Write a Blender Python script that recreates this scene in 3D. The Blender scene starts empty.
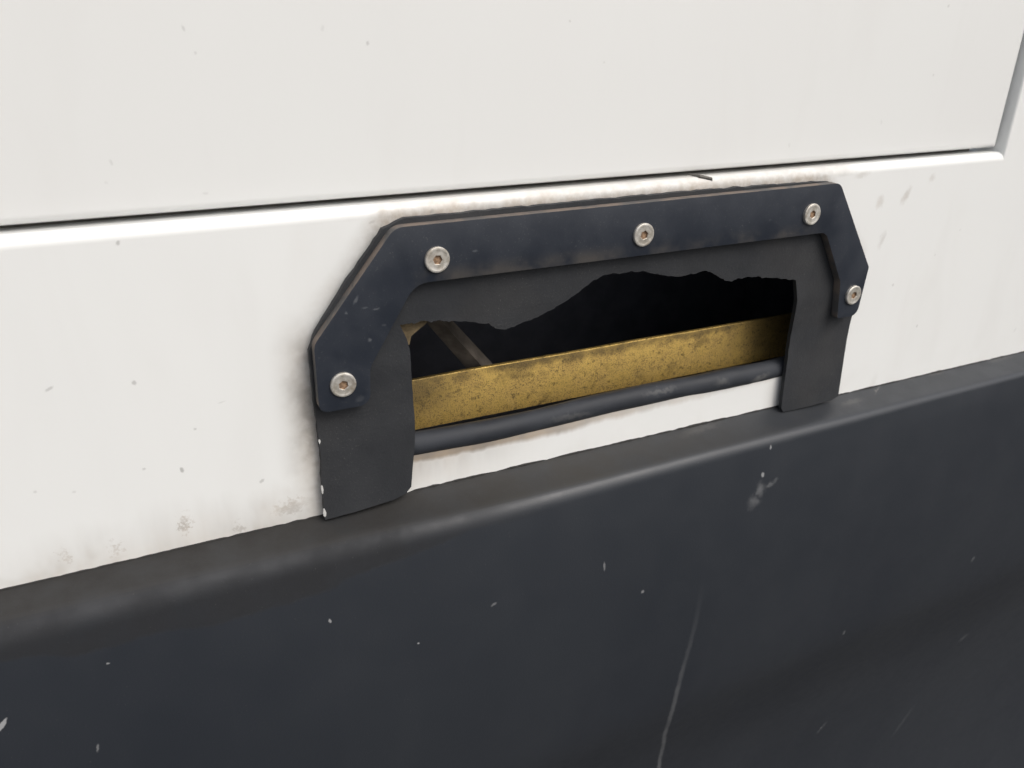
import bpy, bmesh, math, random
from mathutils import Vector, Matrix, noise as mnoise

random.seed(7)
scene = bpy.context.scene
COL = scene.collection

# ------------------------------------------------------------------ camera
F_PX, YAW, PITCH, ROLL = 830.0, 0.459, -0.4333, 0.0204
CAM = Vector((-0.24156, -0.35502, 0.16031))
def cam_axes():
    cy, sy, cp, sp, cr, sr = (math.cos(YAW), math.sin(YAW), math.cos(PITCH), math.sin(PITCH), math.cos(ROLL), math.sin(ROLL))
    rz = Matrix(((cy, sy, 0), (-sy, cy, 0), (0, 0, 1)))
    rx = Matrix(((1, 0, 0), (0, cp, -sp), (0, sp, cp)))
    b = Matrix(((1, 0, 0), (0, 0, 1), (0, 1, 0)))
    rr = Matrix(((cr, -sr, 0), (sr, cr, 0), (0, 0, 1)))
    return rz @ rx @ b @ rr
AX = cam_axes()
right, up, fwd = AX.col[0].copy(), AX.col[1].copy(), AX.col[2].copy()
cd = bpy.data.cameras.new('camera')
cd.sensor_width = 36.0
cd.lens = F_PX / 1024 * 36.0
cd.clip_start, cd.clip_end = 0.01, 500
cd.dof.use_dof = True
cd.dof.focus_distance = 0.43
cd.dof.aperture_fstop = 13
cam = bpy.data.objects.new('camera', cd); COL.objects.link(cam)
M = Matrix.Identity(4)
for i in range(3):
    M[i][0], M[i][1], M[i][2], M[i][3] = right[i], up[i], -fwd[i], CAM[i]
cam.matrix_world = M
scene.camera = cam

def px(u, v, y):
    """pixel of the photograph -> point on the plane at depth y (plane the thing lies in)"""
    d = right * ((u - 512) / F_PX) + up * ((384 - v) / F_PX) + fwd
    t = (y - CAM.y) / d.y
    return CAM + d * t

# ------------------------------------------------------------------ light
SUN_EL, SUN_AZ = 50.0, 24.0          # azimuth: degrees from the panel's outward normal, towards the right
sdir = Vector((math.sin(math.radians(SUN_AZ)) * math.cos(math.radians(SUN_EL)),
               -math.cos(math.radians(SUN_AZ)) * math.cos(math.radians(SUN_EL)),
               math.sin(math.radians(SUN_EL))))
w = bpy.data.worlds.new('World'); scene.world = w; w.use_nodes = True
nt = w.node_tree
bg = nt.nodes['Background']
sky = nt.nodes.new('ShaderNodeTexSky'); sky.sky_type = 'NISHITA'; sky.sun_disc = False
sky.sun_elevation = math.radians(SUN_EL)
sky.sun_rotation = math.atan2(sdir.x, sdir.y)
sky.air_density = 1.0; sky.dust_density = 6.0; sky.ozone_density = 1.0
hs = nt.nodes.new('ShaderNodeHueSaturation'); hs.inputs['Saturation'].default_value = 0.5
nt.links.new(sky.outputs[0], hs.inputs['Color']); nt.links.new(hs.outputs[0], bg.inputs[0])
bg.inputs[1].default_value = 0.15
sl = bpy.data.lights.new('sun', 'SUN'); sl.energy = 0.62; sl.angle = math.radians(30); sl.color = (1.0, 0.985, 0.945)
so = bpy.data.objects.new('sun', sl); COL.objects.link(so)
so.rotation_euler = sdir.to_track_quat('Z', 'Y').to_euler()
vs = scene.view_settings
vs.view_transform = 'Standard'; vs.look = 'None'; vs.gamma = 1.0; vs.use_curve_mapping = False
vs.exposure = 0.19
scene.cycles.max_bounces = 6; scene.cycles.diffuse_bounces = 3; scene.cycles.glossy_bounces = 3

# ------------------------------------------------------------------ node helpers
class NB:
    def __init__(s, name):
        s.m = bpy.data.materials.new(name); s.m.use_nodes = True
        s.t = s.m.node_tree; s.b = s.t.nodes['Principled BSDF']
        tc = s.t.nodes.new('ShaderNodeTexCoord'); s.P = tc.outputs['Object']
        sp = s.t.nodes.new('ShaderNodeSeparateXYZ'); s.t.links.new(s.P, sp.inputs[0])
        s.x, s.y, s.z = sp.outputs
    def put(s, sock, v):
        if isinstance(v, bpy.types.NodeSocket): s.t.links.new(v, sock)
        elif isinstance(v, (tuple, list)) and len(v) == 3 and sock.type == 'RGBA': sock.default_value = (*v, 1)
        else: sock.default_value = v
    def math(s, op, a, b=None, c=None, clamp=False):
        n = s.t.nodes.new('ShaderNodeMath'); n.operation = op; n.use_clamp = clamp
        s.put(n.inputs[0], a)
        if b is not None: s.put(n.inputs[1], b)
        if c is not None: s.put(n.inputs[2], c)
        return n.outputs[0]
    def mul(s, a, b): return s.math('MULTIPLY', a, b)
    def add(s, a, b): return s.math('ADD', a, b)
    def sub(s, a, b): return s.math('SUBTRACT', a, b)
    def mx(s, a, b): return s.math('MAXIMUM', a, b)
    def ramp(s, v, a, b, lo=0.0, hi=1.0, smooth=True):
        n = s.t.nodes.new('ShaderNodeMapRange'); n.interpolation_type = 'SMOOTHSTEP' if smooth else 'LINEAR'
        n.clamp = True
        s.put(n.inputs['Value'], v); n.inputs['From Min'].default_value = a; n.inputs['From Max'].default_value = b
        n.inputs['To Min'].default_value = lo; n.inputs['To Max'].default_value = hi
        return n.outputs[0]
    def noise(s, scale, detail=4.0, rough=0.55, stretch=(1, 1, 1), dist=0.0, off=(0, 0, 0)):
        mp = s.t.nodes.new('ShaderNodeMapping'); s.t.links.new(s.P, mp.inputs[0])
        mp.inputs['Scale'].default_value = stretch; mp.inputs['Location'].default_value = off
        n = s.t.nodes.new('ShaderNodeTexNoise'); s.t.links.new(mp.outputs[0], n.inputs['Vector'])
        n.inputs['Scale'].default_value = scale; n.inputs['Detail'].default_value = min(detail, 3.0)
        n.inputs['Roughness'].default_value = rough; n.inputs['Distortion'].default_value = dist
        return n.outputs[0]
    def mix(s, f, a, b):
        n = s.t.nodes.new('ShaderNodeMix'); n.data_type = 'RGBA'
        s.put(n.inputs['Factor'], f); s.put(n.inputs[6], a); s.put(n.inputs[7], b)
        return n.outputs[2]
    def spots(s, lst, scale=300.0, amp=0.001, detail=4.0, plane='xz'):
        """soft ellipses (cx, cz, rx, rz, angle, softness, strength); outlines roughened by noise of +-amp metres"""
        nz = s.t.nodes.new('ShaderNodeTexNoise'); nz.inputs['Scale'].default_value = scale; nz.inputs['Detail'].default_value = min(detail, 3.0)
        nz.inputs['Roughness'].default_value = 0.65; s.t.links.new(s.P, nz.inputs['Vector'])
        vm = s.t.nodes.new('ShaderNodeVectorMath'); vm.operation = 'MULTIPLY_ADD'
        s.t.links.new(nz.outputs['Color'], vm.inputs[0]); vm.inputs[1].default_value = (2 * amp,) * 3
        s.t.links.new(s.P, vm.inputs[2])
        fl = s.t.nodes.new('ShaderNodeVectorMath'); fl.operation = 'MULTIPLY'; s.t.links.new(vm.outputs[0], fl.inputs[0])
        fl.inputs[1].default_value = (1, 0, 1) if plane == 'xz' else (1, 1, 0)
        acc = None
        for (cx, cz, rx, rz, ang, soft, k) in lst:
            m = s.t.nodes.new('ShaderNodeMapping'); m.vector_type = 'TEXTURE'; s.t.links.new(fl.outputs[0], m.inputs[0])
            if plane == 'xz':
                m.inputs['Location'].default_value = (cx + amp, 0, cz + amp); m.inputs['Rotation'].default_value = (0, -ang, 0)
                m.inputs['Scale'].default_value = (rx, 1, rz)
            else:
                m.inputs['Location'].default_value = (cx + amp, cz + amp, 0); m.inputs['Rotation'].default_value = (0, 0, ang)
                m.inputs['Scale'].default_value = (rx, rz, 1)
            ln = s.t.nodes.new('ShaderNodeVectorMath'); ln.operation = 'LENGTH'; s.t.links.new(m.outputs[0], ln.inputs[0])
            q = s.ramp(ln.outputs['Value'], 1.0, 1.0 - soft, 0.0, k)
            acc = q if acc is None else s.mx(acc, q)
        return acc
    def curve(s, v, pts):
        """piecewise function through (input, output) points"""
        pts = sorted(pts); a0, a1 = pts[0][0], pts[-1][0]; b0, b1 = min(p[1] for p in pts), max(p[1] for p in pts)
        fc = s.t.nodes.new('ShaderNodeFloatCurve'); cv = fc.mapping.curves[0]
        nm = [((p[0] - a0) / (a1 - a0), (p[1] - b0) / (b1 - b0)) for p in pts]
        cv.points[0].location, cv.points[1].location = nm[0], nm[-1]
        for p in nm[1:-1]: cv.points.new(*p)
        fc.mapping.update()
        s.put(fc.inputs['Value'], s.math('DIVIDE', s.sub(v, a0), a1 - a0, clamp=True))
        return s.math('MULTIPLY_ADD', fc.outputs[0], b1 - b0, b0)
    def bump(s, h, strength, dist, prev=None):
        n = s.t.nodes.new('ShaderNodeBump'); n.inputs['Strength'].default_value = strength
        n.inputs['Distance'].default_value = dist; s.put(n.inputs['Height'], h)
        if prev is not None: s.t.links.new(prev, n.inputs['Normal'])
        return n.outputs[0]
    def out(s, color=None, rough=None, metal=None, normal=None, spec=None, coat=None, coat_rough=None):
        b = s.b
        if color is not None: s.put(b.inputs['Base Color'], color)
        if rough is not None: s.put(b.inputs['Roughness'], rough)
        if metal is not None: s.put(b.inputs['Metallic'], metal)
        if normal is not None: s.t.links.new(normal, b.inputs['Normal'])
        if spec is not None: b.inputs['Specular IOR Level'].default_value = spec
        if coat is not None: s.put(b.inputs['Coat Weight'], coat)
        if coat_rough is not None: b.inputs['Coat Roughness'].default_value = coat_rough
        return s.m

def P0(u, v, y=0.0):
    q = px(u, v, y); return q.x, q.z

# front face of the cladding below its edge: (height below the edge, inward offset)
FRONT = [(0.0, 0.0), (0.015, -0.0015), (0.03, -0.0026), (0.06, -0.0036), (0.09, -0.0032), (0.12, -0.0016), (0.15, 0.0010), (0.175, 0.0036), (0.19, 0.0058), (0.20, 0.0078), (0.21, 0.0105),
         (0.22, 0.0140), (0.23, 0.0180), (0.25, 0.0265), (0.28, 0.0395), (0.32, 0.0560), (0.36, 0.0690), (0.42, 0.0820), (0.48, 0.0920), (0.55, 0.1000), (0.62, 0.1050), (0.70, 0.1080), (0.80, 0.1085)]
def PF(u, v):
    """pixel -> (x, z) on the cladding's front face"""
    y = -0.026
    for _ in range(25):
        q = px(u, v, y); h = max(0.0, -0.095 - q.z); yn = FRONT[-1][1]
        for (h0, a), (h1, b) in zip(FRONT[:-1], FRONT[1:]):
            if h0 <= h <= h1: yn = a + (b - a) * (h - h0) / (h1 - h0)
        y += 0.5 * (-0.0255 + yn - y)
    return q.x, q.z

def PL(u, v, z=-0.0790):
    """pixel -> (x, y) on the cladding ledge"""
    d = right * ((u - 512) / F_PX) + up * ((384 - v) / F_PX) + fwd
    q = CAM + d * ((z - CAM.z) / d.z)
    return q.x, q.y

# ------------------------------------------------------------------ materials
def make_paint():
    n = NB('white_paint')
    # distance outside the clamp frame outline
    ax = n.math('ABSOLUTE', n.x)
    d = n.mx(n.mx(n.sub(ax, 0.170), n.sub(n.z, 0.0705)),
             n.add(n.mul(n.sub(ax, 0.170), 0.78), n.mul(n.sub(n.z, 0.022), 0.63)))
    d = n.mx(d, 0.0)
    fine = n.noise(220, 6, 0.65)
    mid = n.noise(45, 5, 0.6)
    big = n.noise(9, 3, 0.5)
    streak = n.noise(60, 4, 0.6, (1.0, 1.0, 0.22))
    # halo of grime round the frame, thicker above it and to its left
    halo = n.ramp(n.add(d, n.mul(n.sub(mid, 0.5), 0.010)), 0.0105, -0.001)
    halo = n.mul(halo, n.ramp(fine, 0.25, 0.7, 0.6, 1.0))
    above = n.mul(n.ramp(n.z, 0.055, 0.069), n.ramp(ax, 0.155, 0.13))
    halo_k = n.math('MULTIPLY_ADD', above, 0.42, 0.26)
    left = n.mul(n.mul(n.ramp(n.x, -0.192, -0.171), n.ramp(n.x, -0.150, -0.160)),
                 n.mul(n.ramp(n.z, 0.040, 0.005), n.ramp(n.z, -0.085, -0.045, 0.75, 1.0)))
    left = n.mul(left, n.ramp(fine, 0.2, 0.65, 0.8, 1.0))
    halo = n.mul(halo, n.ramp(n.z, -0.030, -0.012))
    dirt_shade = n.mx(n.mul(halo, halo_k), n.mul(n.mul(n.math('POWER', left, 1.3), n.ramp(mid, .3, .65, .45, 1.0)), 0.70))
    # splash grime standing on the cladding edge
    band = n.math('POWER', n.ramp(n.add(n.z, n.mul(n.sub(streak, 0.5), 0.026)), -0.050, -0.079, smooth=False), 1.5)
    patch = n.ramp(n.noise(28, 4, 0.65, (1, 1, 0.8), 0.4), 0.46, 0.66)
    xk = n.mx(n.mul(n.ramp(n.x, -0.36, -0.19, 0.25, 1.0), n.ramp(n.x, -0.15, -0.16)), 0.12)
    dirt_shade = n.mx(dirt_shade, n.mul(n.mul(band, n.math('MULTIPLY_ADD', patch, 0.45, 0.42)), xk))
    blot = n.spots([(*P0(240, 530), .0050, .0090, 0.2, 0.95, .50), (*P0(185, 526), .0040, .0090, -0.2, 0.95, .55),
                    (*P0(116, 550), .0042, .0060, 0.1, 0.95, .42), (*P0(66, 558), .0030, .0075, 0.15, 0.95, .40),
                    (*P0(290, 508), .0180, .0080, 0.15, 0.95, .50)], scale=420, amp=0.0080, detail=6)
    dirt_shade = n.mx(dirt_shade, blot)
    # grime under the edge trim on the strip below the opening
    strip = n.mul(n.mul(n.ramp(n.x, -0.030, -0.124, 0.06, 1.0), n.ramp(n.z, -0.076, -0.055, 0.35, 1.0)),
                  n.mul(n.ramp(n.x, -0.135, -0.130), n.ramp(n.z, -0.035, -0.045)))
    strip = n.mul(n.mul(strip, n.ramp(n.x, 0.15, 0.13)), n.ramp(streak, 0.25, 0.7, 0.4, 1.0))
    flap_shade = n.mul(n.mul(n.ramp(n.x, 0.106, 0.122), n.ramp(n.x, 0.15, 0.135)), n.ramp(n.z, -0.05, -0.06))  # right flap's shadow painted onto the end of the strip
    dirt_shade = n.mx(dirt_shade, n.mx(n.mul(strip, 0.55), n.mul(flap_shade, 0.15)))
    # thin rusty tide line right under the trim
    tl = n.curve(n.x, [(-0.13, -0.0545), (-0.072, -0.0572), (-0.010, -0.0556), (0.060, -0.0537), (0.11, -0.0530), (0.135, -0.0515)])
    td = n.sub(tl, n.z)
    tide = n.mul(n.ramp(n.add(td, n.mul(n.sub(streak, .5), .006)), 0.0042, -0.0005), n.mul(n.ramp(n.x, 0.10, -0.10, .25, .85), n.mul(n.ramp(n.math('ABSOLUTE', n.x), 0.14, 0.135), n.ramp(td, -0.012, -0.010))))
    dirt_shade = n.mx(dirt_shade, tide)
    # sooty wipes right of the frame
    wipe = n.spots([(*P0(906, 196), .0035, .0080, -0.5, 0.9, .34), (*P0(880, 202), .0040, .0060, -0.3, 0.9, .26),
                    (*P0(932, 178), .0030, .0050, -0.5, 0.9, .20), (*P0(882, 240), .0028, .0080, -0.25, 0.9, .22),
                    (*P0(862, 175), .0090, .0030, 0.2, 0.9, .22), (*P0(872, 385), .0050, .0130, -0.3, 0.9, .12)],
                   scale=260, amp=0.003, detail=6)
    dirt_shade = n.mx(dirt_shade, wipe)
    film = n.mul(n.ramp(n.noise(14, 5, 0.6, (1.6, 1, 0.5), 0.6), 0.45, 0.8), 0.05)
    lipf = n.mul(n.mul(n.ramp(n.z, 0.0695, 0.073), n.ramp(n.x, -0.20, -0.02)), n.ramp(n.add(mid, n.mul(fine, .5)), .45, 1.0, .06, .34))
    dirt_shade = n.mx(dirt_shade, n.mx(film, n.mul(lipf, n.ramp(n.x, .17, .14))))
    base = n.mix(n.ramp(big, 0.3, 0.7, 0, 0.5), (0.79, 0.80, 0.785), (0.77, 0.78, 0.768))
    tint = n.mix(n.ramp(mid, 0.3, 0.7), (0.30, 0.215, 0.130), (0.165, 0.125, 0.085))
    col = n.mix(n.math('MINIMUM', dirt_shade, 0.93), base, tint)
    # stone chips and specks
    sp = []
    for (u, v, a, b, ang, k) in [(182, 470, 1.1, 1.9, .2, .85), (134, 383, 1.2, 1.5, .3, .65), (49, 389, 2.4, .9, .5, .55),
            (144, 469, 1.0, .8, 0, .5), (262, 481, 1.8, 1.1, .6, .6), (195, 429, 1.0, .8, 0, .5), (74, 492, 1, .8, 0, .3),
            (35, 492, 1.0, .8, 0, .35), (118, 243, .9, 1.4, -.4, .7), (222, 402, 2.4, .5, .2, .25),
            (917, 326, 1.1, 1.5, -.3, .5), (893, 285, 1.3, 1.3, 0, .4), (1015, 330, .8, 2.8, -.5, .3), (935, 255, 1.1, 1.1, 0, .25), (960, 230, 1, 1, 0, .22),
            (432, 211, 1.6, 1.2, 0.7, .5), (372, 222, 2.2, .8, .3, .35)]:
        x, z = P0(u, v); sp.append((x, z, a / 1000, b / 1000, ang, 0.6, k))
    m = n.spots(sp, scale=900, amp=0.0007)
    col = n.mix(n.mul(m, 0.55), col, (0.13, 0.12, 0.11))
    rough = n.ramp(dirt_shade, 0.0, 0.6, 0.32, 0.75)
    nrm = n.bump(n.noise(5, 2, 0.5), 0.25, 0.004)
    nrm = n.bump(n.noise(420, 2, 0.5), 0.05, 0.0004, nrm)
    coat = n.ramp(dirt_shade, 0.05, 0.5, 0.6, 0.05)
    return n.out(col, rough, 0.0, nrm, 0.4, coat, 0.08)

def make_paint_upper():
    n = NB('white_paint_upper')
    big = n.noise(7, 3, 0.5)
    base = n.mix(n.ramp(big, 0.3, 0.7), (0.79, 0.80, 0.785), (0.78, 0.786, 0.772))
    film = n.mul(n.ramp(n.noise(30, 5, 0.6, (1.0, 1, 0.25), 0.5), 0.5, 0.85), 0.05)
    col = n.mix(film, base, (0.45, 0.42, 0.37))
    sp = []
    for (u, v, a, b, ang, k) in [(183, 28, .7, 1.6, .3, .5), (367, 43, 1.0, 1.2, 0, .65), (195, 53, .8, .8, 0, .4),
            (111, 162, .7, 1.6, .4, .35), (322, 28, 1, 1.6, -.3, .25), (947, 6, 1.4, 1, .3, .5), (932, 75, 1.1, 1.1, 0, .4),
            (205, 193, 1.6, .8, 0, .3), (880, 122, 1.2, 2.2, .3, .2), (788, 145, 1.2, 2, .3, .18), (569, 21, .8, .8, 0, .4), (603, 62, .8, .8, 0, .3), (106, 182, .9, .9, 0, .2)]:
        x, z = P0(u, v, .006); sp.append((x, z, a / 1000, b / 1000, ang, 0.7, k))
    m = n.spots(sp, scale=900, amp=0.0007)
    col = n.mix(n.mul(m, 0.45), col, (0.16, 0.15, 0.14))
    nrm = n.bump(n.noise(4, 2, 0.5), 0.25, 0.004)
    nrm = n.bump(n.noise(420, 2, 0.5), 0.05, 0.0004, nrm)
    return n.out(col, 0.30, 0.0, nrm, 0.4, 0.7, 0.05)

def make_cladding_mat():
    n = NB('weathered_black_plastic')
    fine = n.noise(900, 3, 0.6)
    mid = n.noise(40, 5, 0.6)
    big = n.noise(6, 4, 0.55, (1, 1, 0.6))
    vert = n.noise(55, 4, 0.6, (1.0, 0.1, 0.10))
    base = n.mix(n.ramp(big, 0.3, 0.7), (0.0200, 0.0238, 0.0305), (0.0255, 0.0295, 0.0360))
    base = n.mix(n.mul(n.ramp(vert, 0.45, 0.8), 0.12), base, (0.036, 0.040, 0.047))
    # brown dust lying on the ledge
    geo = n.t.nodes.new('ShaderNodeNewGeometry'); ns = n.t.nodes.new('ShaderNodeSeparateXYZ')
    n.t.links.new(geo.outputs['True Normal'], ns.inputs[0])
    dust = n.mul(n.ramp(ns.outputs[2], 0.75, 0.97), n.ramp(n.add(mid, n.mul(fine, 0.4)), 0.35, 0.95, 0.45, 1.0))
    dust = n.mul(dust, n.ramp(n.x, -0.06, 0.18, 1.0, 0.22))
    base = n.mix(n.mul(dust, 0.75), base, (0.052, 0.048, 0.041))
    # grime film that stops in a wavy line below the ledge
    wav = n.curve(n.x, [PF(u, v) for u, v in ((-60, 682), (0, 665), (40, 658), (88, 656), (132, 643), (160, 634), (217, 627), (249, 616), (281, 607), (320, 594), (355, 577), (411, 555), (470, 531))])
    wav = n.add(wav, n.mul(n.sub(n.noise(120, 4, 0.6, (1, 1, 0.3)), 0.5), 0.0045))
    film = n.mul(n.mul(n.ramp(n.sub(n.z, wav), -0.0010, 0.0022), n.ramp(n.x, -0.03, -0.15)), n.ramp(mid, .3, .7, .7, 1.0))
    base = n.mix(n.mul(film, 0.62), base, (0.0160, 0.0155, 0.0155))
    base = n.mix(n.mul(n.ramp(fine, 0.66, 0.76), n.ramp(mid, .35, .65, .1, .45)), base, (0.12, 0.118, 0.112))
    rough = n.add(n.ramp(mid, 0.3, 0.7, 0.35, 0.44), n.mul(n.mx(dust, n.mul(film, 0.9)), 0.34))
    # scuffs, chips and the long scratch
    yf = -0.028
    L = []
    def s(u, v, a, b, ang, k, soft=0.6):
        x, z = PF(u, v); L.append((x, z, a / 1000, b / 1000, ang, soft, k))
    s(763, 475, 1.6, 2.4, .2, .8)
    s(772, 448, 1.0, 1.8, 0, .8); s(604, 566, 1.0, 4.2, .1, .45); s(643, 592, 1.5, 1.7, .4, .55)
    s(330, 621, 1.0, 1.8, .3, .8); s(418, 643, .8, .9, 0, .9); s(493, 603, 2.6, 1.1, .5, .35); s(108, 665, .9, .7, 0, .7)
    s(98, 750, .9, 3.0, -.25, .45); s(2, 728, 1.1, 4.2, -.6, 1.0, .3)
    s(970, 643, 1.2, 9.0, -.42, .55); s(826, 731, 1.0, 12, -.40, .40); s(907, 725, 1.3, 34, -.35, .16)
    s(848, 636, 1.6, 3.6, .1, .28); s(978, 562, 1.4, 4.0, -.2, .3)
    m = n.spots(L, scale=700, amp=0.0009)
    cl = [(*PF(u, v), a / 1000, b / 1000, ang, .95, k) for u, v, a, b, ang, k in ((761, 489, 5.0, 7.5, .5, .30), (754, 503, 6.5, 7.5, .4, .24), (771, 484, 6.5, 3.0, .3, .26))]
    m = n.mx(m, n.spots(cl, scale=170, amp=0.0055))
    # long curved scratch: distance to a parabola x = f(z)
    cp = sorted([PF(u, v) for u, v in ((707, 562), (703, 590), (698, 618), (691, 648), (683, 676), (677, 703), (671, 730), (666, 752), (661, 776))], key=lambda p: p[1])
    z_lo, z_hi, x_lo, x_hi = cp[0][1], cp[-1][1], min(p[0] for p in cp), max(p[0] for p in cp)
    fc = n.t.nodes.new('ShaderNodeFloatCurve'); cv = fc.mapping.curves[0]
    nm = [((p[1] - z_lo) / (z_hi - z_lo), (p[0] - x_lo) / (x_hi - x_lo)) for p in cp]
    cv.points[0].location, cv.points[1].location = nm[0], nm[-1]
    for p in nm[1:-1]: cv.points.new(*p)
    fc.mapping.update()
    n.put(fc.inputs['Value'], n.math('DIVIDE', n.sub(n.z, z_lo), z_hi - z_lo, clamp=True))
    fx = n.math('MULTIPLY_ADD', fc.outputs[0], x_hi - x_lo, x_lo)
    t = n.sub(n.z, z_hi); zb = z_lo - z_hi
    dd = n.math('ABSOLUTE', n.sub(n.add(n.x, n.mul(n.sub(n.noise(300, 4, .6), .5), .0022)), fx))
    sc = n.mul(n.ramp(dd, 0.0030, 0.0006), n.ramp(t, 0.0, zb * .75, 0.0, 0.34))
    sc = n.mul(sc, n.mul(n.ramp(t, 0.0, -0.004), n.ramp(n.noise(90, 4, .7), .25, .6, .55, 1.0)))
    m = n.mx(m, sc)
    base = n.mix(m, base, (0.30, 0.305, 0.31))
    # scrapes on the ledge beside the right flap
    T = []
    for (u, v, a, b, ang, k) in [(876, 393, 9, 1.0, .5, .45), (864, 388, 6, 1.0, -.5, .35), (905, 382, 12, 3.0, .05, .22), (935, 376, 14, 3.5, .1, .22), (852, 404, 14, 4, .1, .16), (700, 434, 22, 5, .1, .14), (1000, 362, 20, 3, 0, .15)]:
        x, y = PL(u, v); T.append((x, y, a / 1000, b / 1000, ang, .85, k))
    m2 = n.mul(n.spots(T, scale=200, amp=0.004, detail=6, plane='xy'), n.ramp(n.z, -0.092, -0.086))
    base = n.mix(m2, base, (0.22, 0.21, 0.19))
    nrm = n.bump(n.noise(3.5, 2, 0.5), 0.3, 0.006)
    nrm = n.bump(fine, 0.18, 0.0004, nrm)
    n.put(n.b.inputs['Specular IOR Level'], n.math('MULTIPLY_ADD', n.mx(dust, n.mul(film, .7)), -0.28, 0.52))
    return n.out(base, rough, 0.0, nrm)

def make_frame_mat():
    n = NB('satin_dark_frame')
    mid = n.noise(60, 5, 0.6); fine = n.noise(600, 3, 0.6)
    base = n.mix(n.ramp(mid, 0.3, 0.75), (0.0145, 0.0190, 0.0285), (0.0215, 0.0265, 0.0365))
    geo = n.t.nodes.new('ShaderNodeNewGeometry')
    # brownish dust and wear on the sawn edges (everything that does not face outward)
    ns = n.t.nodes.new('ShaderNodeSeparateXYZ'); n.t.links.new(geo.outputs['True Normal'], ns.inputs[0])
    side = n.ramp(ns.outputs[1], -0.88, -0.45)
    e = n.mix(n.ramp(n.noise(70, 4, 0.6), 0.38, 0.62), (0.19, 0.150, 0.120), (0.10, 0.094, 0.088))
    base = n.mix(n.mul(side, 0.85), base, e)
    # dusty lower edge and a few light scratches
    low = n.mul(n.ramp(n.z, 0.052, 0.0435), n.mul(n.ramp(n.math('ABSOLUTE', n.x), 0.125, 0.115), n.ramp(n.add(mid, n.mul(n.noise(25, 3, .5), .5)), 0.55, 1.0)))
    base = n.mix(n.mul(low, 0.75), base, (0.075, 0.068, 0.060))
    L = []
    for (u, v, a, b, ang, k) in [(376, 309, 2.4, .5, .1, .5), (365, 308, 2.2, .5, -.1, .35), (370, 340, 1.2, 1.3, .6, .55), (356, 300, 1.0, 2.8, -.6, .45),
            (346, 313, .9, .9, 0, .5), (475, 251, 1.8, .7, .1, .4), (770, 220, 1.2, .8, 0, .2), (360, 399, 3, 2, .2, .18), (384, 325, 1.5, .8, 0, .25)]:
        x, z = P0(u, v, -.013); L.append((x, z, a / 1000, b / 1000, ang, .7, k))
    m = n.spots(L, scale=900, amp=0.0008)
    base = n.mix(n.mul(m, 0.55), base, (0.23, 0.24, 0.25))
    base = n.mix(n.mul(n.ramp(n.noise(1500, 2, .5), 0.66, 0.74), n.ramp(mid, .35, .65, .1, .5)), base, (0.13, 0.125, 0.115))
    rough = n.add(n.ramp(mid, 0.3, 0.7, 0.42, 0.52), n.mul(side, 0.35))
    nrm = n.bump(n.noise(30, 3, 0.5), 0.10, 0.001)
    nrm = n.bump(fine, 0.15, 0.0003, nrm)
    return n.out(base, rough, 0.0, nrm, 0.5)

def make_rubber(name, c1, c2, rough=0.72, dusty=0.0):
    n = NB(name)
    mid = n.noise(35, 5, 0.6); fine = n.noise(700, 4, 0.65)
    base = n.mix(n.ramp(n.add(mid, n.mul(fine, 0.3)), 0.4, 0.9), c1, c2)
    if dusty:
        base = n.mix(n.mul(n.ramp(n.noise(18, 4, 0.6, off=(3, 1, 2)), 0.42, 0.7), dusty), base, (0.07, 0.063, 0.054))
    base = n.mix(n.mul(n.ramp(n.noise(1400, 2, .5), 0.64, 0.74), n.ramp(mid, .35, .65, .1, .5)), base, (0.11, 0.105, 0.098))
    nrm = n.bump(mid, 0.35, 0.002)
    nrm = n.bump(fine, 0.35, 0.0005, nrm)
    return n.out(base, rough, 0.0, nrm, 0.4)

def make_trim_mat():
    n = NB('scuffed_trim_rubber')
    mid = n.noise(60, 5, 0.6, (0.5, 1, 1)); fine = n.noise(900, 3, 0.6)
    base = n.mix(n.ramp(mid, 0.35, 0.7), (0.018, 0.021, 0.027), (0.032, 0.036, 0.044))
    m = n.spots([(0.105, -.050, .010, .0035, .2, .9, .5), (0.030, -.045, .016, .0022, 0, .9, .35), (-0.03, -.049, .02, .003, 0, .9, .25), (.075, -.047, .008, .003, 0, .9, .3)],
                scale=250, amp=0.004)
    base = n.mix(m, base, (0.16, 0.16, 0.155))
    nrm = n.bump(n.noise(25, 4, 0.6), 0.35, 0.003)
    nrm = n.bump(fine, 0.15, 0.0003, nrm)
    return n.out(base, n.ramp(mid, 0.3, 0.7, 0.58, 0.72), 0.0, nrm, 0.4)

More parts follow.
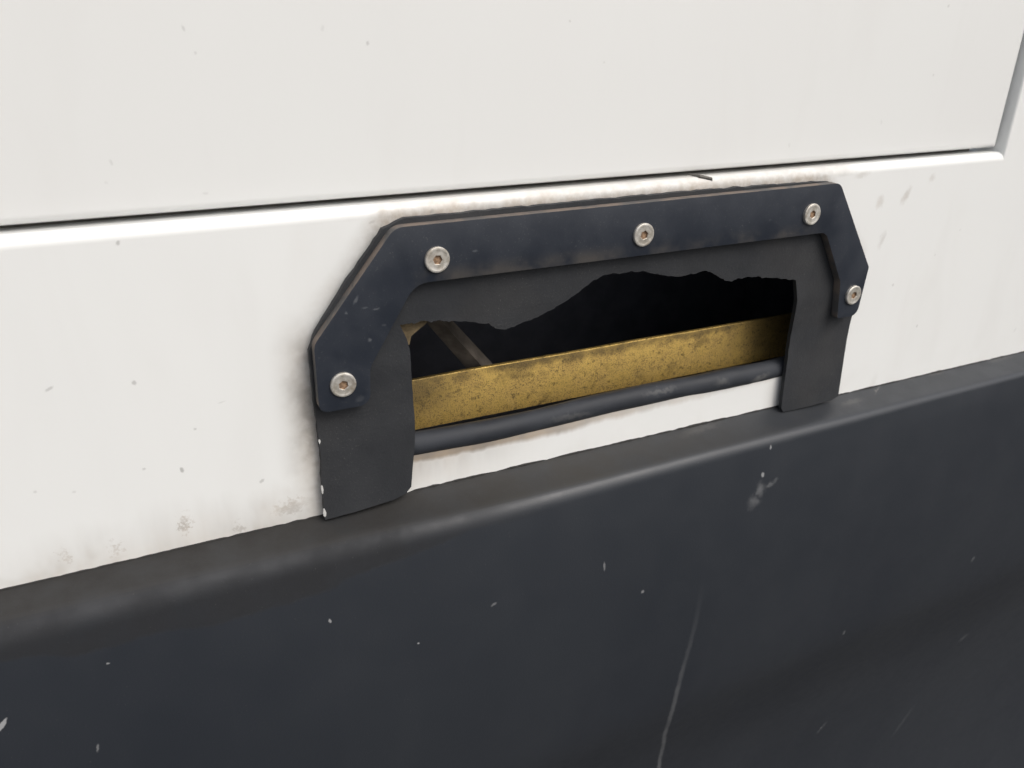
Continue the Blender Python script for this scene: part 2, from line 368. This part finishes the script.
def make_gold():
    n = NB('yellow_passivated_steel')
    grain = n.noise(1700, 2, 0.6, (1.0, 1, 0.8)); mid = n.noise(90, 3, 0.7); big = n.noise(22, 3, 0.6)
    base = n.mix(n.ramp(mid, 0.3, 0.7), (0.68, 0.465, 0.135), (0.48, 0.325, 0.100))
    base = n.mix(n.mul(n.ramp(grain, 0.48, 0.70), n.ramp(mid, .35, .6, .55, 1.0)), base, (0.11, 0.084, 0.042))
    base = n.mix(n.mul(n.ramp(n.noise(300, 3, 0.75), 0.56, 0.70), 0.65), base, (0.050, 0.038, 0.022))
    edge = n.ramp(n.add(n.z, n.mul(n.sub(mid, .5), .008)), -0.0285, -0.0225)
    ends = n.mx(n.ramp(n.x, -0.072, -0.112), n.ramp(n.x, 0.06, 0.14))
    shade_grime = n.mul(n.mul(edge, n.ramp(n.z, -0.0209, -0.0215)), n.ramp(big, .35, .6, .25, .75))  # shade band along the top, painted into the colour
    shade_grime = n.mx(shade_grime, n.mul(n.mul(ends, n.ramp(n.add(n.z, n.mul(n.sub(big, .5), .04)), -0.048, -0.026, .15, 1.0)), .7))  # flap's shadow painted over both ends of the bar
    shade_grime = n.mx(shade_grime, n.mul(n.ramp(n.noise(40, 3, .7, (1, 1, 1.5)), .54, .72), .55))
    base = n.mix(shade_grime, base, (0.060, 0.045, 0.024))
    nrm = n.bump(grain, 0.25, 0.0006)
    return n.out(base, n.ramp(mid, 0.35, 0.65, 0.36, 0.55), 0.65, nrm, 0.5)

def make_flat(name, col, rough, metal=0.0, var=0.3, scale=60):
    n = NB(name)
    f = n.noise(scale, 5, 0.6)
    c2 = tuple(c * (1 - var) for c in col)
    nrm = n.bump(n.noise(400, 3, .6), 0.2, 0.0004)
    return n.out(n.mix(n.ramp(f, 0.3, 0.7), col, c2), rough, metal, nrm)

def make_steel():
    n = NB('dull_stainless_steel')
    f = n.noise(700, 3, 0.6)
    oi = n.t.nodes.new('ShaderNodeObjectInfo')
    mp = n.t.nodes.new('ShaderNodeVectorMath'); mp.operation = 'ADD'; n.t.links.new(n.P, mp.inputs[0]); n.t.links.new(oi.outputs['Location'], mp.inputs[1])
    n.P = mp.outputs[0]
    mid = n.noise(260, 3, .6)
    base = n.mix(n.ramp(mid, 0.35, 0.7), (0.62, 0.60, 0.555), (0.40, 0.37, 0.315))
    base = n.mix(n.mul(n.ramp(n.noise(170, 3, .6), .5, .7), n.math('MULTIPLY_ADD', oi.outputs['Random'], .5, .15)), base, (0.24, 0.17, 0.10))
    return n.out(base, n.ramp(f, 0.3, 0.7, 0.45, 0.6), 0.6, n.bump(f, 0.15, 0.0003))

def make_ground_mat():
    n = NB('asphalt')
    f = n.noise(160, 5, 0.7); g = n.noise(2, 4, .6)
    base = n.mix(n.ramp(f, 0.3, 0.7), (0.030, 0.030, 0.031), (0.055, 0.054, 0.053))
    base = n.mix(n.mul(g, 0.5), base, (0.045, 0.044, 0.043))
    return n.out(base, 0.9, 0.0, n.bump(f, 0.6, 0.006))

MAT = dict(paint=make_paint(), upper=make_paint_upper(), clad=make_cladding_mat(), frame=make_frame_mat(),
           flap=make_rubber('matt_black_rubber', (0.0195, 0.0215, 0.0250), (0.029, 0.031, 0.0345), 0.75, 0.14),
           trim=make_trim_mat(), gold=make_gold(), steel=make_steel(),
           socket=make_flat('rusty_socket', (0.40, 0.26, 0.16), 0.75, 0.2, 0.6, 600),
           cavity=make_flat('dark_cavity', (0.075, 0.08, 0.10), 0.7),
           strut=make_flat('dirty_brown_steel', (0.17, 0.145, 0.12), 0.6, 0.1, 0.5, 120),
           tab=make_flat('tan_foam', (0.17, 0.125, 0.065), 0.8, 0.0, 0.5, 200),
           gap_shade_sliver=make_flat('grey_gap_shade_sliver', (0.13, 0.122, 0.108), 0.7, 0.0, 0.4, 120),
           bead=make_flat('black_sealant', (0.012, 0.011, 0.010), 0.7, 0.0, 0.3, 300),
           chip=make_flat('white_paint_flake', (0.62, 0.62, 0.60), 0.5, 0.0, 0.2, 300),
           ground=make_ground_mat())

# ------------------------------------------------------------------ mesh helpers
GROUND_Z = -1.12
def empty(name, loc):
    o = bpy.data.objects.new(name, None); COL.objects.link(o); o.location = loc; o.empty_display_size = 0.1
    return o
def link(name, bm, mat, parent=None, smooth=None):
    bmesh.ops.recalc_face_normals(bm, faces=bm.faces) if smooth != 'keep' else None
    me = bpy.data.meshes.new(name); bm.to_mesh(me); bm.free()
    for m in (mat if isinstance(mat, (list, tuple)) else [mat]): me.materials.append(m)
    o = bpy.data.objects.new(name, me); COL.objects.link(o)
    if parent is not None: parent_to(o, parent)
    return o
def wloc(o):
    v = o.location.copy()
    return v + wloc(o.parent) + o.matrix_parent_inverse.translation if o.parent else v
def parent_to(o, parent):
    o.parent = parent
    o.matrix_parent_inverse = Matrix.Translation(-wloc(parent))
def shade(o, angle=40):
    for p in o.data.polygons: p.use_smooth = True
    bm = bmesh.new(); bm.from_mesh(o.data)
    for e in bm.edges:
        e.smooth = not (len(e.link_faces) == 2 and e.calc_face_angle(0) > math.radians(angle))
    bm.to_mesh(o.data); bm.free()
def fillet(pts, radii, seg=6):
    """round the corners of a closed (x, z) outline"""
    out, n = [], len(pts)
    for i in range(n):
        r = radii[i] if isinstance(radii, (list, tuple)) else radii
        p = Vector(pts[i]); a = (Vector(pts[i - 1]) - p); b = (Vector(pts[(i + 1) % n]) - p)
        la, lb = a.length, b.length; a.normalize(); b.normalize()
        ang = a.angle(b)
        if r <= 0 or ang > math.radians(176): out.append(p); continue
        t = min(r / math.tan(ang / 2), la * .45, lb * .45); r2 = t * math.tan(ang / 2)
        c = p + (a + b).normalized() * (r2 / math.sin(ang / 2))
        s, e = p + a * t - c, p + b * t - c
        tot = s.angle(e)
        cr = s.x * e.y - s.y * e.x
        for k in range(seg + 1):
            th = tot * k / seg * (1 if cr > 0 else -1)
            out.append(c + Vector((s.x * math.cos(th) - s.y * math.sin(th), s.x * math.sin(th) + s.y * math.cos(th))))
    return [(p[0], p[1]) for p in out]
def plate(loops, y0, y1, fn=None, grid=None, bevel=0.0):
    """solid plate from outline loops in the (x, z) plane; y0 front, y1 back; fn(x, z) -> extra y"""
    bm = bmesh.new()
    for L in loops:
        vs_ = [bm.verts.new((x, 0, z)) for x, z in L]
        for i in range(len(vs_)): bm.edges.new((vs_[i - 1], vs_[i]))
    bmesh.ops.triangle_fill(bm, use_beauty=True, use_dissolve=False, edges=bm.edges[:], normal=(0, -1, 0))
    if grid:
        xs = [v.co.x for v in bm.verts]; zs = [v.co.z for v in bm.verts]
        for ax, lo, hi in ((0, min(xs), max(xs)), (2, min(zs), max(zs))):
            k = lo + grid
            while k < hi - grid * .3:
                co = [0, 0, 0]; no = [0, 0, 0]; co[ax] = k; no[ax] = 1
                bmesh.ops.bisect_plane(bm, geom=bm.verts[:] + bm.edges[:] + bm.faces[:], dist=1e-6, plane_co=co, plane_no=no)
                k += grid
    r = bmesh.ops.extrude_face_region(bm, geom=bm.faces[:])
    back = [v for v in r['geom'] if isinstance(v, bmesh.types.BMVert)]
    bs = set(back)
    for v in bm.verts:
        v.co.y = (y1 if v in bs else y0) + (fn(v.co.x, v.co.z) if fn else 0)
    if bevel:
        bmesh.ops.recalc_face_normals(bm, faces=bm.faces)
        ed = [e for e in bm.edges if len(e.link_faces) == 2 and e.calc_face_angle(0) > 1.0]
        bmesh.ops.bevel(bm, geom=ed, offset=bevel, segments=2, profile=0.6, affect='EDGES', clamp_overlap=True)
    return bm
def loft(rows, close_v=False):
    """rows: equal-length lists of points -> quad strip surface"""
    bm = bmesh.new(); g = [[bm.verts.new(p) for p in r] for r in rows]
    n = len(g[0])
    for a, b in zip(g[:-1], g[1:]):
        for j in range(n if close_v else n - 1):
            bm.faces.new((a[j], a[(j + 1) % n], b[(j + 1) % n], b[j]))
    return bm

# ------------------------------------------------------------------ ground
gb = bmesh.new()
bmesh.ops.create_grid(gb, x_segments=2, y_segments=2, size=60)
for v in gb.verts: v.co.z = GROUND_Z
g = link('ground', gb, MAT['ground']); g['kind'] = 'structure'

# ------------------------------------------------------------------ the van
van = empty('van', (0.1, 0.3, GROUND_Z))
van['label'] = 'white van side with dark plastic cladding and a framed opening under a torn rubber flap'
van['category'] = 'van'

XL, XR, ZT = -0.80, 1.05, 0.62
RIM_X, RIM_Z = 0.2850, 0.0768         # corner of the recess that holds the upper panel
SH = 0.0052                          # shoulder radius of the lower rim
SV = 0.0016
# -- lower body skin: flat sheet with the opening, rolled shoulder, side wall of the recess
hole = fillet([(-0.126, -0.0505), (0.137, -0.0505), (0.137, 0.048), (-0.126, 0.048)], 0.012)
outer = [(XL, -0.12), (XR, -0.12), (XR, ZT), (RIM_X + SV, ZT), (RIM_X + SV, RIM_Z - SH), (XL, RIM_Z - SH)]
bm = bmesh.new()
for L in (outer, hole):
    vs_ = [bm.verts.new((x, 0, z)) for x, z in L]
    for i in range(len(vs_)): bm.edges.new((vs_[i - 1], vs_[i]))
bmesh.ops.triangle_fill(bm, use_beauty=True, use_dissolve=False, edges=bm.edges[:], normal=(0, -1, 0))
def shoulder_row(x):
    r = []
    for k in range(13):
        a = math.pi / 2 * k / 12
        r.append((x, SH * 0.9 * (1 - math.cos(a)), RIM_Z - SH + SH * math.sin(a)))
    r.append((x, 0.026, RIM_Z - 0.0006))
    return r
def wall_row(z, first=None):
    r = []
    for k in range(7):
        a = math.pi / 2 * k / 6
        r.append((RIM_X + SV * (1 - math.sin(a)), SV * (1 - math.cos(a)), z))
    r.append((RIM_X - .0012, 0.026, z))
    return r
def addloft(bm, rows):
    g = [[bm.verts.new(p) for p in r] for r in rows]
    for a, b in zip(g[:-1], g[1:]):
        for j in range(len(a) - 1): bm.faces.new((a[j], a[j + 1], b[j + 1], b[j]))
NX = 60
addloft(bm, [shoulder_row(XL + (RIM_X + SV - XL) * i / NX) for i in range(NX + 1)])
addloft(bm, [wall_row(RIM_Z - SH - 0.0002 + (ZT - RIM_Z + SH) * i / 20) for i in range(21)])
# folded lip round the opening
lip = [[(x, 0.0, z), (x, 0.006, z)] for x, z in hole + hole[:1]]
addloft(bm, lip)
body = link('body_panel', bm, MAT['paint'], van); shade(body, 50)

# -- upper pressed panel, set back in the recess
UP_Y, GAP = 0.0050, 0.0023
def up_profile():
    p = []
    R_ = 0.0038
    for k in range(9):
        a = math.pi / 2 * k / 8
        p.append((R_ * (1 - math.sin(a)), R_ * (1 - math.cos(a))))     # (inset from edge, depth)
    return list(reversed([(q[0], q[1]) for q in p]))
bm = bmesh.new()
z0 = RIM_Z + GAP; x1 = RIM_X - 0.0016
rows = []
prof = [(0.0, 0.014)] + [(0.0038 * (1 - math.cos(math.pi / 2 * k / 8)), 0.0038 * (1 - math.sin(math.pi / 2 * k / 8))) for k in range(9)]
for ins, dep in prof:                      # concentric L paths from the back of the edge to the face
    rows.append([(XL, UP_Y + dep, z0 + ins), (x1 - ins, UP_Y + dep, z0 + ins), (x1 - ins, UP_Y + dep, ZT)])
addloft(bm, rows)
e = prof[-1][0]
f = [bm.verts.new(p) for p in ((XL, UP_Y, z0 + e), (x1 - e, UP_Y, z0 + e), (x1 - e, UP_Y, ZT), (XL, UP_Y, ZT))]
bm.faces.new(f)
bmesh.ops.remove_doubles(bm, verts=bm.verts, dist=1e-6)
upper = link('upper_panel', bm, MAT['upper'], van); shade(upper, 60)
# dark strip added deep in the gap between the two skins to deepen its shade
bm = bmesh.new()
addloft(bm, [[(XL, 0.016, RIM_Z - .0015), (XL, 0.0135, RIM_Z + GAP + .002)], [(x1 - .012, 0.016, RIM_Z - .0015), (x1 - .012, 0.0135, RIM_Z + GAP + .002)]])
# a dark sliver that has come forward over the rim
c0, c1 = px(690, 171.5, .006), px(712, 176, .0012)
w0 = [(c0.x, .0075, RIM_Z + .0010), (c0.x + .004, .0030, RIM_Z + .0004), (c0.x + .011, .0012, RIM_Z - .0012), (c1.x, .0008, RIM_Z - .0022)]
rr0 = (.0003, .0010, .0009, .0002)
addloft(bm, [[(p[0], p[1] - r_ * math.cos(2 * math.pi * k / 8), p[2] + r_ * math.sin(2 * math.pi * k / 8)) for k in range(9)] for p, r_ in zip(w0, rr0)])
link('gap_shade_and_sliver', bm, MAT['gap_shade_sliver'], van)

# -- lower plastic cladding: lofted profile, softer edge towards the left
def clad_top(x):
    k = max(0.0, min(1.0, (0.150 - abs(x)) / 0.03))
    return -0.0762 + 0.0022 * k * k * (3 - 2 * k)
def clad_profile(x):
    t = max(0.0, min(1.0, (x + 0.33) / 0.6))
    d = 0.0258 - 0.0090 * (x + 0.12) - 0.022 * max(0.0, -0.10 - x)   # how far the ledge stands out
    d = max(0.0195, min(0.029, d))
    r = 0.0135 * (1 - t) + 0.0040 * t
    zt, lift = -0.0762, clad_top(x) + 0.0762
    p = [(0.006, zt + lift), (0.0, zt + lift)]
    n1 = 5
    slope = 0.16
    ye, ze = -d, zt - slope * d                   # theoretical sharp edge
    # ledge runs to the start of the rounding
    ta = r * 0.9
    for k in range(1, n1 + 1):
        f_ = k / n1
        p.append((-(d - ta) * f_, zt - slope * (d - ta) * f_ + lift * (1 - f_) ** 2))
    # rounding (quadratic bezier through the sharp edge)
    A = Vector((-(d - ta), zt - slope * (d - ta))); B = Vector((ye, ze)); C = Vector((ye - 0.0007, ze - ta))
    for k in range(1, 11):
        u = k / 10
        q = A * (1 - u) ** 2 + B * 2 * u * (1 - u) + C * u * u
        p.append((q.x, q.y))
    y0_, z0_ = C.x, C.y
    # front face: nearly upright, then turning under
    H = FRONT
    for h, dy in H[1:]: p.append((y0_ + dy, z0_ - h))
    # bottom lip rolled inward
    yb, zb = p[-1]
    for k in range(1, 6):
        a = math.pi * 0.6 * k / 5
        p.append((yb + 0.012 * math.sin(a) * .9 + .004 * k / 5, zb - 0.012 * (1 - math.cos(a))))
    p.append((yb + 0.06, zb - 0.016))
    return p
rows = []
n = 150
for i in range(n + 1):
    x = XL + (XR - XL) * i / n
    wob = 0.0006 * mnoise.noise(Vector((x * 9, 0, 0)))
    rows.append([(x, y + wob * (1 if y < -.01 else 0), z) for y, z in clad_profile(x)])
bm = loft(rows)
clad = link('lower_cladding', bm, MAT['clad'], van); shade(clad, 60)
# thin uneven sealant line where paint meets cladding
rows = []
n = 900
for i in range(n + 1):
    x = XL + (XR - XL) * i / n
    k = 0.00075 + 0.00045 * mnoise.noise(Vector((x * 60, 3, 0))) + 0.00035 * mnoise.noise(Vector((x * 220, 9, 0)))
    k += 0.0011 * max(0, mnoise.noise(Vector((x * 24, 20, 0))) - 0.30)
    k = max(0.00035, k)
    rows.append([(x, 0.0004 - k * 1.1 * math.sin(math.pi * j / 6), clad_top(x) - 0.0002 + k * 1.25 * math.cos(math.pi * j / 6)) for j in range(7)])
bead = link('sealant_bead', loft(rows), MAT['bead'], clad); shade(bead, 80)

# -- dark box behind the opening
bm = bmesh.new()
X0, X1, Y0, Y1, Z0, Z1 = -0.20, 0.24, 0.0065, 0.17, -0.11, 0.066
def quad(bm, *p): bm.faces.new([bm.verts.new(q) for q in p])
quad(bm, (X0, Y1, Z0), (X1, Y1, Z0), (X1, Y1, Z1), (X0, Y1, Z1))
quad(bm, (X0, Y0, Z0), (X0, Y1, Z0), (X0, Y1, Z1), (X0, Y0, Z1))
quad(bm, (X1, Y0, Z0), (X1, Y1, Z0), (X1, Y1, Z1), (X1, Y0, Z1))
quad(bm, (X0, Y0, Z0), (X1, Y0, Z0), (X1, Y1, Z0), (X0, Y1, Z0))
quad(bm, (X0, Y0, Z1), (X1, Y0, Z1), (X1, Y1, Z1), (X0, Y1, Z1))
bmesh.ops.remove_doubles(bm, verts=bm.verts, dist=1e-6)
cav = link('inner_cavity', bm, MAT['cavity'], van)

# -- gold passivated bar: upright strip with a thin folded top
gy, gt = 0.021, 0.0024
zt_, zb_ = -0.0207, -0.0502
rows = []
for i in range(61):
    x = -0.190 + (0.225 + 0.190) * i / 60
    dz = 0.0005 * mnoise.noise(Vector((x * 20, 5, 0)))
    rows.append([(x, gy, zb_), (x, gy, zt_ - .0008 + dz), (x, gy + .0003, zt_ - .0002 + dz), (x, gy + .0009, zt_ + dz), (x, gy + gt, zt_ + dz - .0002), (x, gy + gt, zb_)])
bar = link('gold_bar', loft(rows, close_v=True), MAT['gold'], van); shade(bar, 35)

# -- sloping angle strut inside
sy = 0.040
A1, A2 = px(426, 322, sy - .006), px(463, 364, sy - .006)
B1, B2 = px(441, 321, sy - .012), px(479, 363, sy - .012)
C1, C2 = px(453, 321, sy - .004), px(491, 362, sy - .004)
rows = []
for t in (-1.0, 0, 1, 2.2):
    a, b, c = A1.lerp(A2, t), B1.lerp(B2, t), C1.lerp(C2, t)
    off = Vector((0.0, 0.0022, 0.0))
    rows.append([a, b, c, c + off, b + off * 1.2, a + off])
strut = link('angle_strut', loft(rows, close_v=True), MAT['strut'], van); shade(strut, 25)

# -- edge trim on the lower rim of the opening
rows = []
n = 90
for i in range(n + 1):
    x = -0.1275 + (0.1365 + 0.1275) * i / n
    zc = -0.0478 - 0.0022 * math.exp(-((x + 0.07) / .05) ** 2) + 0.0004 * mnoise.noise(Vector((x * 40, 1, 1))) + 0.0012 * max(0, (x - .108) / .02) ** 2 - .0012 * max(0, (x - .02) / .1) * (1 if x < .1 else .8)
    rr = 0.0064 + 0.0005 * mnoise.noise(Vector((x * 30, 7, 2)))
    if i in (0, n): rr *= .5
    elif i in (1, n - 1): rr *= .85
    row = []
    for j in range(16):
        a = 2 * math.pi * j / 16
        row.append((x, 0.0042 - rr * 0.95 * math.cos(a) * (1.0 if math.cos(a) > 0 else .8), zc + rr * math.sin(a)))
    rows.append(row)
bm = loft(rows, close_v=True)
for s_ in (0, -1):
    pass
trim = link('edge_trim', bm, MAT['trim'], van); shade(trim, 80)

# -- torn rubber flap
FY = -0.0078
def jag(pts, amp, step, seed):
    out = []
    for (a, b) in zip(pts[:-1], pts[1:]):
        L = math.hypot(b[0] - a[0], b[1] - a[1]); k = max(1, int(L / step))
        for i in range(k):
            t = i / k
            nx_, nz_ = -(b[1] - a[1]) / L, (b[0] - a[0]) / L
            x, z = a[0] + (b[0] - a[0]) * t, a[1] + (b[1] - a[1]) * t
            d = amp * (mnoise.noise(Vector((x * 260, z * 260, seed))) + .7 * mnoise.noise(Vector((x * 900, z * 900, seed + 3))))
            out.append((x + nx_ * d, z + nz_ * d))
    out.append(pts[-1]); return out
def pp(lst, y=FY): return [P0(u, v, y) for u, v in lst]
torn = pp([(400, 325.5), (426, 321.5), (452, 321.5), (474, 323), (490, 325.5), (502, 331), (508, 331), (522, 325), (540, 317.5), (556, 309), (570, 300), (583, 290), (595, 281), (603, 276.5), (612, 274), (624, 273.5), (632, 271.5), (646, 272), (660, 275), (672, 277), (682, 277), (694, 274), (705, 271), (712, 272.5), (719, 277), (726, 281.5), (733, 282), (742, 279), (752, 277.5), (768, 278), (794, 279.5)])
edge_l = pp([(325, 519.5), (345, 514), (372, 506.5), (395, 499.5), (406, 494), (411.5, 487), (413, 470), (415, 445), (415.5, 425), (413.5, 400), (411, 378), (409, 350), (406, 338), (400, 325.5)], -0.0060)
edge_r = pp([(794, 279.5), (795, 300), (792, 330), (787, 370), (781.5, 408), (783, 412), (808, 406.5), (832, 400), (838, 396), (842, 372), (848, 335), (851.5, 318)], -0.0060)
top_edge = [(0.1665, 0.010), (0.1655, 0.021), (0.1335, 0.0665), (0.127, 0.0705), (0.119, 0.0712), (0.03, 0.0722), (-0.05, 0.0720), (-0.1245, 0.0718), (-0.1350, 0.0680), (-0.1540, 0.0445), (-0.1680, 0.0245), (-0.1718, 0.0160), (-0.1712, -0.0100), (-0.1705, -0.0180), (-0.1702, -0.040), (-0.1708, -0.060), edge_l[0]]
loop = jag(edge_l, 0.00025, 0.004, 1)[:-1] + jag(torn, 0.0008, 0.0008, 2)[:-1] + jag(edge_r, 0.0002, 0.004, 3)[:-1] + [edge_r[-1]] + jag(top_edge, 0.0006, 0.003, 4)[:-1]
def flap_fn(x, z):
    # legs lift slightly off the panel over the ledge; soft unevenness
    low = max(0.0, (-0.035 - z) / 0.042)
    y = -0.0005 * low * low
    out_ = max(0.0, min(1.0, (0.004 - z) / 0.03)); y += 0.0022 * out_ * out_ * (3 - 2 * out_)
    y += 0.0006 * mnoise.noise(Vector((x * 22, z * 22, 5)))
    if z < 0.04 and abs(x) < 0.120:              # the torn hanging part sags inward
        f_ = min(1.0, (0.120 - abs(x)) / 0.03)
        y += 0.0022 * min(1.0, (0.04 - z) / 0.03) * f_ * f_ * (3 - 2 * f_)
    return y
bm = plate([loop], FY, FY + 0.0028, flap_fn, grid=0.007)
flap = link('rubber_flap', bm, MAT['flap'], van); shade(flap, 40)

# little tan tab showing in the corner behind the flap
tb = [P0(u, v, .0) for u, v in [(394, 318), (430, 316), (423.5, 323), (416, 329), (409.5, 335), (408, 343), (400, 345)]]
bm = plate([tb], -0.0022, 0.0005)
tab = link('corner_tab', bm, MAT['tab'], van); shade(tab, 30)

# paint flakes on the outer edge of the left leg
for (u, v, hx, hz) in [(320.8, 444, .0006, .0013), (323.5, 492, .0005, .0028), (325.8, 515, .0008, .0026)]:
    c = px(u, v, FY - .001)
    pts = [(c.x + hx * math.cos(a) * random.uniform(.7, 1.2), c.z + hz * math.sin(a) * random.uniform(.7, 1.1)) for a in [2 * math.pi * k / 8 for k in range(8)]]
    dy = flap_fn(c.x, c.z)
    fl = link('paint_flake', plate([pts], FY - .0006 + dy, FY + .0005 + dy), MAT['chip'], flap)

# -- clamp frame bolted over the flap
BY0, BY1 = -0.0130, -0.0079
outl = [(-0.1703, -0.0130), (-0.1703, 0.0205), (-0.1310, 0.0695), (0.1305, 0.0705), (0.1668, 0.0175), (0.1648, -0.0130),
        (0.1485, -0.0130), (0.1452, 0.0110), (0.1262, 0.0428), (-0.1225, 0.0430), (-0.1455, 0.0055), (-0.1463, -0.0130)]
rad = [.004, .008, .009, .0065, .002, .0055, .002, .008, .007, .012, .010, .0055]
frame = link('clamp_frame', plate([fillet(outl, rad)], BY0, BY1, None, None, 0.0007), MAT['frame'], van); shade(frame, 40)

# black gasket filling the space between flap and body under the frame
gk = [(x * 0.985, 0.012 + (z - 0.012) * 0.96) for x, z in fillet(outl, rad)]
link('gasket', plate([gk], FY + 0.0029, -0.0002), MAT['bead'], van)

# -- countersunk hex socket screws
def screw_mesh():
    bm = bmesh.new(); N = 36
    R_ = 0.0060
    def ring(rf, y): return [bm.verts.new((rf(2 * math.pi * k / N) * math.cos(2 * math.pi * k / N), y, rf(2 * math.pi * k / N) * math.sin(2 * math.pi * k / N))) for k in range(N)]
    def hexr(a, r):
        b = (a % (math.pi / 3)) - math.pi / 6
        return r * math.cos(math.pi / 6) / math.cos(b)
    rings = [ring(lambda a: R_, 0.0010), ring(lambda a: R_, -0.0005), ring(lambda a: R_ - .00035, -0.00085), ring(lambda a: .0050, -0.00092), ring(lambda a: .0046, -0.00080), ring(lambda a: .0034, -0.00080),
             ring(lambda a: hexr(a, .00250), -0.00080), ring(lambda a: hexr(a, .00225), -0.0006), ring(lambda a: hexr(a, .00205), 0.0002), ring(lambda a: .0007, 0.0004)]
    for q, (a, b) in enumerate(zip(rings[:-1], rings[1:])):
        for j in range(N):
            f_ = bm.faces.new((a[j], b[j], b[(j + 1) % N], a[(j + 1) % N]))
            f_.material_index = 1 if q >= 7 else 0
    f_ = bm.faces.new(rings[-1]); f_.material_index = 1
    bmesh.ops.recalc_face_normals(bm, faces=bm.faces)
    return bm
first = None
for i, (x, z, rot, tx, tz) in enumerate([(-0.1587, -0.0004, .4, .02, -.02), (-0.1118, 0.0532, .1, -.01, .02), (-0.0004, 0.0538, .75, .02, .01), (0.1122, 0.0546, .55, -.03, .02), (0.1575, 0.0012, .25, .02, .03)]):
    if first is None:
        o = link('screw', screw_mesh(), [MAT['steel'], MAT['socket']]); shade(o, 18); first = o
    else:
        o = first.copy(); COL.objects.link(o)
    o.location = (x, BY0 - 0.0006, z); o.rotation_euler = (tx, rot, tz)
    parent_to(o, frame)
